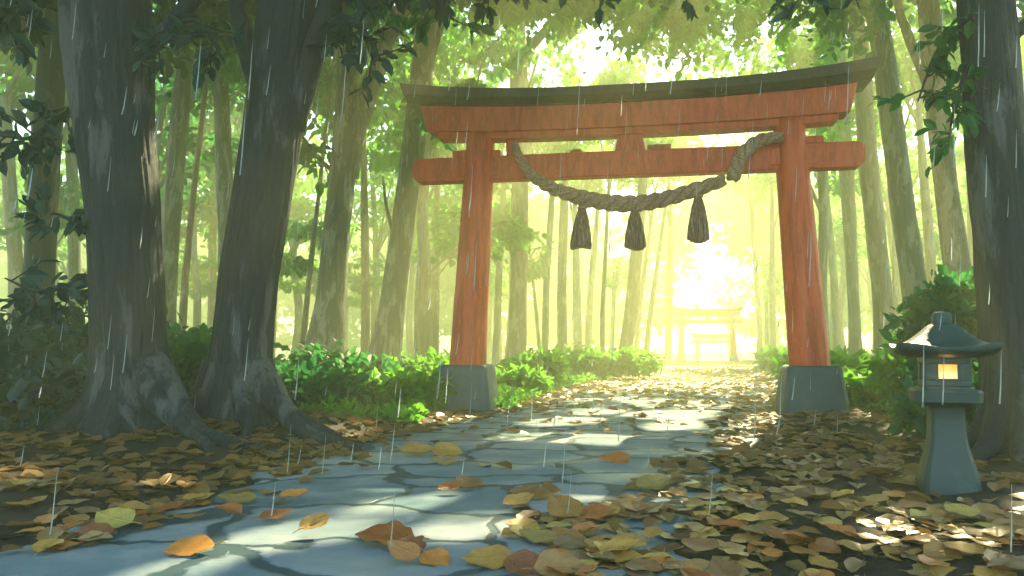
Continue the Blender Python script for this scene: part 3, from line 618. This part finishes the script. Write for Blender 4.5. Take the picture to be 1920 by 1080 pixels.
# slim saplings in the middle distance and pale trunks in the glow: hand placed
SLIM = [(568, 650, 12, 596, 380, 8, 26, 'slim sapling left of the V-forked tree'), (345, 560, 14, 378, 230, 9, 24, 'thin leaning sapling between the two big dark trunks'),
 (685, 640, 18, 683, 370, 14, 34, 'short orange brown trunk between the V-forked tree and the leaning tree'), (782, 640, 12, 790, 480, 12, 44, 'thin tan trunk close left of the left gate pillar'), (815, 640, 16, 818, 460, 14, 46, 'tan trunk half hidden by the left gate pillar'),
 (930, 655, 14, 943, 380, 12, 52, 'pale yellow trunk touching the right side of the left gate pillar'), (1022, 655, 13, 1033, 400, 12, 54, 'tan trunk under the left end of the hanging rope'), (1012, 660, 7, 995, 480, 5, 54, 'very thin leaning stem beside the brown trunk inside the gate'),
 (1055, 672, 19, 1058, 380, 17, 50, 'buff trunk left of the left tassel'), (1084, 662, 17, 1080, 480, 14, 64, 'pale trunk directly below the left tassel'), (1103, 662, 13, 1114, 470, 12, 66, 'pale yellow trunk just right of the left tassel'),
 (1130, 685, 10, 1134, 500, 8, 46, 'slender tan trunk midway between the left and middle tassels'), (1147, 660, 9, 1154, 510, 9, 68, 'faint trunk between the left and middle tassels, right of the slender tan one'), (1171, 672, 26, 1194, 465, 24, 44, 'leaning olive brown trunk below the middle tassel'),
 (1192, 668, 10, 1212, 480, 9, 60, 'faint slanting trunk right of the olive brown trunk'), (1211, 672, 11, 1232, 500, 8, 58, 'faint slanting trunk between the olive brown trunk and the distant gate'), (1252, 676, 13, 1256, 480, 11, 62, 'pale upright trunk touching the left end of the distant gate'),
 (1424, 668, 10, 1418, 520, 9, 66, 'pale trunk at the right end of the distant gate'), (1438, 668, 8, 1436, 520, 7, 72, 'faintest thin trunk between the distant gate and the right pillar'), (1450, 670, 12, 1448, 490, 11, 60, 'pale trunk closest left of the right gate pillar'),
 (1569, 660, 15, 1556, 440, 13, 50, 'pale trunk closest right of the right gate pillar'), (1684, 660, 10, 1678, 440, 10, 40, 'thin grey trunk between the two brown trunks right of the gate'), (1752, 640, 20, 1733, 340, 17, 36, 'pale yellow trunk between the leaning brown trunk and the dark brown trunk'),
 (1832, 600, 20, 1821, 330, 17, 38, 'pale trunk beside the left edge of the right foreground tree'), (370, 560, 14, 362, 400, 12, 48, 'pale trunk glowing between the two big dark trunks, left of centre'), (398, 560, 16, 402, 380, 13, 52, 'pale trunk glowing just left of the leaning foreground trunk'),
 (30, 520, 26, 12, 250, 24, 34, 'dim trunk at the extreme left edge of the picture'), (140, 560, 22, 132, 250, 20, 36, 'dim trunk showing left of the thickest dark trunk')]
for i, (bx, by, bw, tx, ty, tw, d, lab) in enumerate(SLIM):
    c = at(tx+(tx-bx)*.5, 200, d); hi = 13+d*.05
    build_tree('slim_tree', lab, [(bx, by, bw), ((bx+tx)/2+random.uniform(-3, 3), (by+ty)/2, (bw+tw)/2), (tx, ty, tw)], d, M['bark_warm' if i % 3 else 'bark_mid'], M['leaf_bright'],
        [(c[0], d, hi, 3.2, 3.2, 2.6, 26, 42)] if bw > 9 else [(c[0], d, 7.5, 1.6, 1.6, 1.8, 14, 30)], 'slim trees in the mist', .25, .5, hi-2.5 if bw > 9 else 6.5, 40+i, 14, 3, size=.46)
# random forest filling behind, kept off the path line
protos = []
for v in range(6):
    g = np.random.default_rng(100+v); Hh = 15+v*.7
    P = [(0, 0, -.4), (g.normal()*.15, g.normal()*.1, 4), (g.normal()*.35, g.normal()*.2, 8), (g.normal()*.5, 0, Hh-3)]
    tm = trunk_mesh(P, [.34, .27, .23, .14], 0, .4, .5, 5, 14, 26, v); lb = MB(); parts = []
    for k in range(3):
        c = np.array([g.normal()*1.6, g.normal()*1.6, Hh-2-2.3*k*g.random()]); parts.append(cloud(c, (2.9, 2.9, 2.2), 10, 32, .5, holes=False))
        limb(lb, [P[2], (np.array(P[2])+c)/2+np.array([0, 0, .6]), c], .1, .03, 6, 8, k)
    if v % 2:
        c = np.array([g.normal()*1.2, g.normal()*1.2, 6.3]); parts.append(cloud(c, (2.0, 2.0, 1.4), 12, 40, .45, holes=False)); limb(lb, [P[1], c], .06, .02, 6, 6, 9)
    protos.append((tm, lb, joinq(parts)))
pm = []
used = []
spots = []
g = np.random.default_rng(21); tries = 0
while len(spots) < 54 and tries < 6000:
    tries += 1; y = 34+g.random()**.9*42; x = (g.random()*2-1)*.74*y
    pc = (path_l(y)+path_r(y))/2
    if abs(x-pc) < 6.5+max(0, y-45)*.12: continue
    if any((x-a)**2+(y-b)**2 < 8 for a, b in spots): continue
    spots.append((x, y))
first = {}
for i, (x, y) in enumerate(sorted(spots, key=lambda s: s[1])):
    v = i % 6; px = 960+F*x/y
    side = 'left of the gate' if px < 850 else ('seen between the gate pillars' if px < 1460 else 'right of the gate')
    dist = 'hazy' if y < 52 else ('pale, misty' if y < 70 else 'very faint, mist-bleached')
    lab = f'{dist} slender background tree {side}'
    lf = M['leaf_bright'] if (x > -8 or y > 50) else M['leaf_mid']; bk = M['bark_warm'] if x > -5 else M['bark_mid']
    key = (v, lf.name, bk.name); r = empty('background_tree', (x, y, float(hgt(x, y))), lab, 'tree', lab+'s', g.random()*6.28)
    s = .85+.4*g.random(); r.scale = (s, s, .85+.3*g.random())
    if key not in first:
        tm, lb, (Vq, Qq) = protos[v]
        a = tm.build('trunk', bk, r, True); b = lb.build('branch', bk, r, True); c = mk('crown', Vq, Qq, lf, r, False, True); first[key] = (a, b, c)
    else:
        for o in first[key]: q = o.copy(); C.objects.link(q); q.parent = r
for i, (x, y) in enumerate([(-13, 6), (-17, 13), (-19, 21), (13, 5), (15.5, 12), (19, 19), (-11, -1), (11.5, -2)]):  # out-of-view trees added to shade the near air and cut ambient light
    v = i % 6; key = ('side', v); r = empty('added_shade_tree', (x, y, float(hgt(x, y))), 'unseen tree added outside the view to shade the near path', 'tree', 'unseen shade trees', i*1.1); r.scale = (1.5, 1.5, .95)
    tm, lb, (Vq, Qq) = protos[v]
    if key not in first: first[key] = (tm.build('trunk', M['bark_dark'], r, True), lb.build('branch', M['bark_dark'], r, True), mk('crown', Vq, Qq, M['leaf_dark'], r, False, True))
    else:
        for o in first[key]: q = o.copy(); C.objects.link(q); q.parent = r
# distant wood that reads as one mass
parts = []
g = np.random.default_rng(5)
for k in range(120):
    x = (k/119*2-1)*100+g.normal()*3; y = 112+g.normal()*7
    if abs(x-31) < 9: continue
    parts.append(cloud((x, y+14, 4+g.random()*14), (8, 5, 6), 20, 24, 1.3, holes=False))
for k in range(44):
    x = 30+(g.random()*2-1)*40; y = 100+g.normal()*5; zz = 15+g.random()*8+max(0, abs(x-30)-9)*-.2
    parts.append(cloud((x, y, zz), (5, 5, 3.2), 16, 24, 1.2, holes=False))
V, Q = joinq(parts); tag(mk('distant_wood', V, Q, M['leaf_bright'], None, False, True), kind='stuff')
#==PLANTS==
def bush(px, py, Y, r, h, m, label, dens=1.0, size=.17, rz=None):
    x, y = at(px, py, Y)[0], Y; z = float(hgt(x, y)); root = empty('bush', (x, y, z), label, 'bush', 'bushes along the forest edge')
    g = np.random.default_rng(int(abs(px)*7+Y)); parts = []; st = MB()
    for k in range(4):
        c = np.array([g.normal()*r*.42, g.normal()*r*.3, h*(.45+.3*g.random())]); q = r*(.5+.2*g.random())
        parts.append(cloud(c, (q, q, h*.42), int(13*dens)+4, 22, size*(.75+.5*g.random()), .3, .35, .1))
        limb(st, [(c[0]*.15, c[1]*.15, -.1), (c[0]*.6, c[1]*.6, h*.3), tuple(c)], .03, .012, 6, 6, k)
    V, Q = joinq(parts); V[:, 2] = np.maximum(V[:, 2], .0); mk('foliage', V, Q, M[m], root, False, True); st.build('stem', M['bark_mid'], root, True)
    return root
bush(60, 655, 14.5, 1.7, 2.1, 'leaf_dark', 'large dark teal bush at the left edge below the far left dark trunk', 1.6, .26)
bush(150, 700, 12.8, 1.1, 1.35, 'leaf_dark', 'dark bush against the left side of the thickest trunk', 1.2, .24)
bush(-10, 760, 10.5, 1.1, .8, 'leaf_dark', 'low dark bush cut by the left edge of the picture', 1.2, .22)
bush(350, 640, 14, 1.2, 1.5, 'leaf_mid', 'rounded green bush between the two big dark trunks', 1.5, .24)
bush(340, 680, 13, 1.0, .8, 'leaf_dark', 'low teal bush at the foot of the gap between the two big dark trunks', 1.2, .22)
bush(535, 650, 17, 1.1, 1.1, 'leaf_mid', 'green bush right of the leaning foreground trunk', 1.3, .24)
bush(555, 700, 14.5, 1.1, .65, 'leaf_mid', 'low green bush on the bank right of the leaning foreground trunk', 1.2, .2)
bush(665, 690, 19, 1.3, .8, 'leaf_mid', 'wide low bush at the foot of the V-forked tree', 1.3, .24)
bush(800, 665, 20, 1.4, .75, 'leaf_bright', 'broad bush directly left of the left gate pillar', 1.4, .24)
bush(700, 700, 16, 1.3, .55, 'leaf_bright', 'low yellow green bush in front of the leaning grey trunk', 1.2, .2)
bush(1015, 675, 27, 1.3, .8, 'leaf_bright', 'bright low bush just inside the gate beside the brown trunk', 1.2, .26)
bush(1100, 672, 34, 2.2, .9, 'leaf_bright', 'long yellow green bush bordering the sunlit path below the left tassel', 1.5, .32)
bush(960, 690, 22, 1.0, .5, 'leaf_bright', 'small bush hugging the right side of the left gate pillar', 1.1, .2)
bush(1595, 690, 19, 1.1, 1.0, 'leaf_bright', 'yellow green bush directly right of the right gate pillar', 1.3, .24)
bush(1650, 700, 16, .9, .6, 'leaf_bright', 'green bush between the right gate pillar and the lantern', 1.3, .22)
bush(1822, 560, 12.5, .85, 1.95, 'leaf_mid', 'tall green bush rising behind the lantern roof', 2.4, .22)
bush(1735, 640, 13.5, .6, 1.05, 'leaf_bright', 'bright leafy bush behind the left tip of the lantern roof', 1.3, .2)
bush(1815, 700, 10.2, .7, .8, 'leaf_mid', 'low green bush between the lantern and the right foreground tree', 1.2, .2)
bush(1510, 672, 30, 1.5, .8, 'leaf_bright', 'pale bush behind the right gate pillar', 1.2, .3)
bush(1460, 672, 44, 1.6, 1.0, 'leaf_bright', 'faint bush beside the far path, left of the right gate pillar', 1.0, .4)
# ground cover: low leafy plants, uncountable
def cover(n, region, size, m, name):
    g = np.random.default_rng(n); X = []; Y = []
    while len(X) < n:
        x, y = region(g)
        if x is None: continue
        X.append(x); Y.append(y)
    P = np.stack([X, Y, hgt(np.array(X), np.array(Y))], 1); k = 9; P = np.repeat(P, k, 0)
    D = g.normal(size=P.shape); D[:, 2] = np.abs(D[:, 2])*.8+.25; hh = np.repeat(g.random(n)**2, k)*.22
    P = P+g.normal(size=P.shape)*np.array([.09, .09, 0])+np.stack([hh*0, hh*0, hh*g.random(len(hh))], 1)
    N = g.normal(size=P.shape)*.5+np.array([0, 0, 1]); L = size*(.6+.8*g.random(len(P)))
    V, Q = leaves(P, D, N, L, L*.3); tag(mk(name, V, Q, M[m], None, False, True), kind='stuff')
def reg_left(g):
    y = 12.8+g.random()**1.3*34; x = path_l(y)-.35-g.random()**1.2*11
    if y < 16 and x > -1.6-.0: return None, None
    return x, y
def reg_right(g):
    y = 13.2+g.random()**1.3*32; x = path_r(y)+1.2+g.random()**1.2*10
    if y < 16.5 and x < 6.6: return None, None
    return x, y
def reg_dark(g):
    y = 9.3+g.random()*9; x = -5.7-g.random()*7
    return (x, y)
cover(5200, reg_left, .15, 'leaf_bright', 'ground_cover')
cover(3800, reg_right, .15, 'leaf_mid', 'ground_cover')
cover(1500, reg_dark, .16, 'leaf_dark', 'ground_cover')
#==LITTER==
# ---------------------------------------------------------------- fallen leaves
def leaf_shape(kind, seed):
    """unit leaf, stem at the origin, 1 long in +y: blade with midrib fold, curl and a stalk"""
    g = np.random.default_rng(seed); V = []; Fc = []; n = 9
    curl = g.uniform(.05, .3); side = g.uniform(-.12, .12); fold = g.uniform(.03, .16); tw = g.uniform(-.25, .25)
    wmax = {'oval': .33, 'wide': .42, 'narrow': .24, 'lobed': .46}[kind]
    for i in range(n+1):
        t = i/n; w_ = wmax*(math.sin(math.pi*t**.8))**.75 if 0 < t < 1 else 0
        if kind == 'lobed': w_ *= (.72+.38*abs(math.cos(t*math.pi*2.6)))
        else: w_ *= 1+.05*math.sin(t*29+seed)
        w_ = max(w_, .004)
        cx = side*math.sin(t*math.pi); z0 = curl*(t-.45)**2*1.1-.03
        for u in (-1, -.5, 0, .5, 1):
            x = u*w_; z = z0+fold*abs(u)*w_/wmax+tw*x*(t-.5)+.02*math.sin(t*13+u*3+seed)*abs(u)
            V.append((cx+x, t, max(z, -.03)))
    for i in range(n):
        for j in range(4): b = i*5+j; Fc.append((b, b+1, b+6, b+5))
    # thickness (a second skin a hair below) so that it is not paper-thin from the side
    m = len(V); V2 = [(x, y, z-.008) for x, y, z in V]; Fc2 = [tuple(k+m for k in f)[::-1] for f in Fc]
    V += V2; Fc += Fc2
    mb = MB(); mb.V = V; mb.F = Fc
    mb.tube([(0, .02, -.004), (side*.1+.01, -.1, .01), (.03*g.normal(), -.24, .0)], [.014, .011, .009], 5)
    return mb
KINDS = ['oval', 'wide', 'narrow', 'lobed']
LM = {}
def leaf_obj(kind, var, col):
    key = (kind, var, col)
    if key not in LM:
        mb = leaf_shape(kind, var*13+KINDS.index(kind)); me = bpy.data.meshes.new('fallen_leaf'); me.from_pydata(mb.V, [], mb.F); me.update()
        me.polygons.foreach_set('use_smooth', [True]*len(me.polygons)); me.materials.append(FAL[col]); LM[key] = me
    return link(bpy.data.objects.new('fallen_leaf', LM[key]))
def put_leaf(x, y, z, L, kind, var, col, rot, tilt, label, group=None, lean=.09):
    o = leaf_obj(kind, var, col); o.scale = (L, L, L); o.location = (x, y, z)
    from mathutils import Euler, Matrix
    o.rotation_euler = (Matrix.Rotation(lean, 3, 'X') @ Euler((tilt[0], tilt[1], rot)).to_matrix()).to_euler(); tag(o, label, 'leaf', group); return o
HAND = [(445, 937, 60, 'olive', 'oval', 1.4, 'olive leaf lying alone on the wet path near its left edge'), (552, 936, 46, 'orange', 'oval', 1.2, 'small orange leaf right of the lone olive leaf'),
 (428, 971, 52, 'orange', 'narrow', 1.7, 'narrow orange leaf left of the long sun patch'), (517, 971, 52, 'rust', 'oval', 1.0, 'rust leaf at the upper left tip of the long sun patch'), (355, 1032, 74, 'orange', 'wide', 1.3, 'curled orange leaf above the lowest sun patch'),
 (590, 997, 54, 'golden', 'oval', .9, 'golden leaf lying inside the brightest sun patch'), (722, 1015, 92, 'orange', 'lobed', 1.6, 'largest ragged orange leaf, just below the sun patches'), (768, 1028, 60, 'rust', 'lobed', 2.3, 'ragged rust leaf overlapping the largest ragged orange leaf'),
 (757, 1048, 60, 'rust', 'oval', 2.0, 'rust leaf directly below the largest ragged leaf'), (815, 1048, 58, 'orange', 'wide', 2.5, 'orange leaf right below the ragged pair'), (915, 1050, 80, 'golden', 'wide', 1.5, 'big golden leaf with a long stalk at the bottom centre'),
 (985, 1062, 70, 'rust', 'wide', 2.2, 'big rust leaf at the bottom edge, right of centre'), (1030, 1046, 78, 'orange', 'oval', 1.3, 'orange leaf leaning on the big rust leaf at the bottom edge'), (1050, 1075, 80, 'brown', 'wide', 1.8, 'brown leaf cut by the bottom edge of the picture'),
 (215, 986, 66, 'olive', 'wide', 1.6, 'broad olive leaf where the litter meets the path at lower left'), (145, 976, 56, 'golden', 'oval', 2.6, 'golden leaf left of the broad olive leaf'), (245, 960, 56, 'golden', 'wide', .8, 'golden leaf above the broad olive leaf'),
 (782, 850, 56, 'golden', 'oval', 1.5, 'golden leaf on the path left of the long middle sun patch'), (835, 866, 46, 'tan', 'oval', 1.3, 'tan leaf below the golden leaf in mid path'), (838, 848, 50, 'golden', 'wide', 1.7, 'second golden leaf in mid path, right of the first'),
 (1152, 862, 52, 'orange', 'oval', 1.2, 'lone orange leaf on the path below the gate'), (845, 920, 42, 'orange', 'oval', 1.4, 'small orange leaf above the right sun patch'), (880, 912, 48, 'brown', 'oval', 1.9, 'small brown leaf touching the small orange one above the right sun patch'),
 (985, 930, 50, 'brown', 'narrow', 1.5, 'narrow brown leaf in mid path'), (1010, 930, 46, 'golden', 'wide', 1.2, 'golden leaf overlapping the narrow brown leaf in mid path'), (972, 950, 54, 'golden', 'oval', 1.1, 'golden leaf below the narrow brown leaf'),
 (1058, 970, 66, 'golden', 'wide', 2.2, 'crumpled golden leaf at the right end of the sun patches'), (1112, 970, 72, 'orange', 'oval', 1.5, 'long orange leaf between two golden leaves'), (1180, 962, 72, 'golden', 'wide', 1.35, 'broad golden leaf at the right edge of the path'),
 (1225, 918, 58, 'olive', 'oval', 1.1, 'green tinged olive leaf at the right edge of the path'), (1010, 1012, 64, 'olive', 'oval', 2.1, 'olive leaf in the cluster right of bottom centre'), (1065, 1008, 56, 'golden', 'oval', 1.7, 'golden leaf in the cluster right of bottom centre'),
 (1090, 1000, 50, 'orange', 'narrow', 1.1, 'narrow orange leaf in the cluster right of bottom centre'), (1070, 1026, 56, 'tan', 'wide', 1.5, 'tan leaf in the cluster right of bottom centre'), (1085, 1070, 56, 'olive', 'oval', 1.4, 'olive leaf at the bottom edge beside the brown one')]
HP = []
for i, (px, py, wpx, col, kind, rot, lab) in enumerate(HAND):
    q = gnd(px, py, .02); L = wpx/F*q[1]*1.2; dz = .03+.008*(i % 3)
    rr = -rot+random.uniform(-.3, .3)+ (0 if i % 2 else math.pi); q = q-np.array([-math.sin(rr), math.cos(rr), 0])*L*.5
    put_leaf(q[0], q[1], dz+.03*L, L, kind, i % 4, col, rr, (random.uniform(-.08, .08), random.uniform(-.1, .1)), lab, 'loose leaves on the path', .24+.1*(i % 3)); HP.append((q[0], q[1]))
# scattered litter
g = np.random.default_rng(9); pts = []
def dens(x, y):
    l, r = path_l(y), path_r(y); e = .35*math.sin(y*1.9+x)+.25*math.sin(y*4.3)
    if y < 16:
        if x < l+e*.5: 
            d = 40 if x > l-4 else 20
            if y < 6.2 and x < -3.6: d = 9
            if x < -6.0: d = 7
            return d
        if x > r-.25+e*.6-max(0, (7.5-y))*.25:
            d = 44
            if y < 6.4 and x > 3.4: d = 5
            elif x > 4.6 and 6.5 < y < 12: d = 7
            elif x > 6.5: d = 9
            return d
        ed = min(x-l, r-x)
        return 5 if ed < .5 else (.7 if y < 11 else 3.0)
    c = (l+r)/2; hw = (r-l)/2
    k = abs(x-c)/hw
    if y < 21: return 5 if k < .8 else (20 if k < 1.5 else 3)
    return 15 if k < 1.2 else (7 if k < 1.7 else .6)
N0 = 0
def sample(y0, y1, x0, x1, dmax):
    n = int((y1-y0)*(x1-x0)*dmax)
    for _ in range(n):
        x = x0+(x1-x0)*g.random(); y = y0+(y1-y0)*g.random()
        if abs(x) > .68*y+.6: continue
        if g.random()*dmax < dens(x, y): pts.append((x, y))
sample(3.6, 16, -9, 10, 44); sample(16, 84, -4, 30, 20)
def base_of(x, y):
    l, r = path_l(y), path_r(y); return max(float(hgt(x, y)), -.002 if (l-.3 < x < r+.3 and y < 29) else -9)
bases = [(-.93, 16.2), (5.6, 15.1)]
rec = []
for x, y in pts:
    if any(abs(x-a) < .66 and abs(y-b) < .66 for a, b in bases): continue
    if (x-LX)**2+(y-LY)**2 < .09: continue
    if any((x-a)**2+(y-b)**2 < .33 for a, b in ((offA[0], offA[1]), (offB[0], offB[1]), (offT[0], offT[1]))): continue
    L = .135+.12*g.random(); py = 655+1.2/y*F; px = 960+x/y*F
    vis = L/y if (-20 < px < 1940 and py < 1110) else 0
    rec.append((vis, x, y, L))
rec.sort(key=lambda r: -r[0]); NI = 265
WHERE = lambda x, y: (('on the dark soil' if x > 3.4 and y < 6.4 else 'in the litter right of the path') if x > path_r(y)-.4-max(0, (7.5-y))*.25 else ('in the litter left of the path' if x < path_l(y)+.3 else 'on the wet path'))
cols = list(FAL)
for k, (vis, x, y, L) in enumerate(rec[:NI]):
    col = cols[int(g.choice(6, p=[.34, .16, .22, .06, .04, .18]))]; kind = KINDS[int(g.choice(4, p=[.45, .3, .15, .1]))]
    if x > 3 and g.random() < .6: col = 'brown'
    sz = 'small' if L < .19 else ('mid-sized' if L < .24 else 'large'); kd = {'oval': 'oval', 'wide': 'broad', 'narrow': 'narrow', 'lobed': 'lobed'}[kind]
    lab = f'{sz} {kd} {col} leaf lying {WHERE(x, y)}'
    put_leaf(x, y, base_of(x, y)+.012+.035*g.random(), L, kind, int(g.integers(5)), col, g.random()*6.28, (g.normal()*.09, g.normal()*.09), lab, lab)
P = np.array([(x, y, base_of(x, y)+.012+.03*g.random()) for _, x, y, L in rec[NI:]]); LL = np.array([r[3] for r in rec[NI:]])*1.05
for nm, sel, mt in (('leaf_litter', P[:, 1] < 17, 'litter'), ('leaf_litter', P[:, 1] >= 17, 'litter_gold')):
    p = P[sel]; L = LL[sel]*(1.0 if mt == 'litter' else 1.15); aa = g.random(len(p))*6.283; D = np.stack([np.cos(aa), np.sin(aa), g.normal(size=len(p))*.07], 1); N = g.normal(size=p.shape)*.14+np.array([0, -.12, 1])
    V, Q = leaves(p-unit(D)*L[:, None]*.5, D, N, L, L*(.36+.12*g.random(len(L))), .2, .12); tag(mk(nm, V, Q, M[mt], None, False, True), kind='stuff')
#==WEATHER==
# rain: slender falling drops
t = NT('rain water'); gl_ = t.n('ShaderNodeBsdfGlass'); gl_.inputs['IOR'].default_value = 1.33; gl_.inputs['Roughness'].default_value = .15
df = t.n('ShaderNodeBsdfTranslucent'); df.inputs[0].default_value = (.75, .9, 1, 1); mx = t.n('ShaderNodeMixShader'); mx.inputs[0].default_value = .6
t.l(gl_.outputs[0], mx.inputs[1]); t.l(df.outputs[0], mx.inputs[2]); t.l(mx.outputs[0], t.out.inputs[0])
g = np.random.default_rng(77); mb = MB()
for k in range(640):
    y = 3.2+g.random()**.8*13; px = g.random()*1980-30; py = g.random()*1100-20; p = at(px, py, y)
    if p[2] < .15: continue
    L = .1+.3*g.random()**1.5; r = .002+.001*g.random()+y*.00012
    mb.tube([p, p+np.array([.008, 0, L*.3]), p+np.array([.02, 0, L])], [r*1.2, r, r*.3], 4)
tag(mb.build('rain', t.m, None, True), kind='stuff')
# haze
hz = MB().add([(-150, -14, -2.6), (150, -14, -2.6), (150, 150, -2.6), (-150, 150, -2.6), (-150, -14, 25), (150, -14, 25), (150, 150, 25), (-150, 150, 25)],
    [(3, 2, 1, 0), (4, 5, 6, 7), (0, 1, 5, 4), (1, 2, 6, 5), (2, 3, 7, 6), (3, 0, 4, 7)])
t = NT('haze air'); v = t.n('ShaderNodeVolumePrincipled'); v.inputs['Color'].default_value = (.97, 1, .56, 1); v.inputs['Density'].default_value = HAZE_DENSITY
v.inputs['Anisotropy'].default_value = .42; t.l(v.outputs[0], t.out.inputs[1])
tag(hz.build('haze', t.m, None, False), kind='stuff')
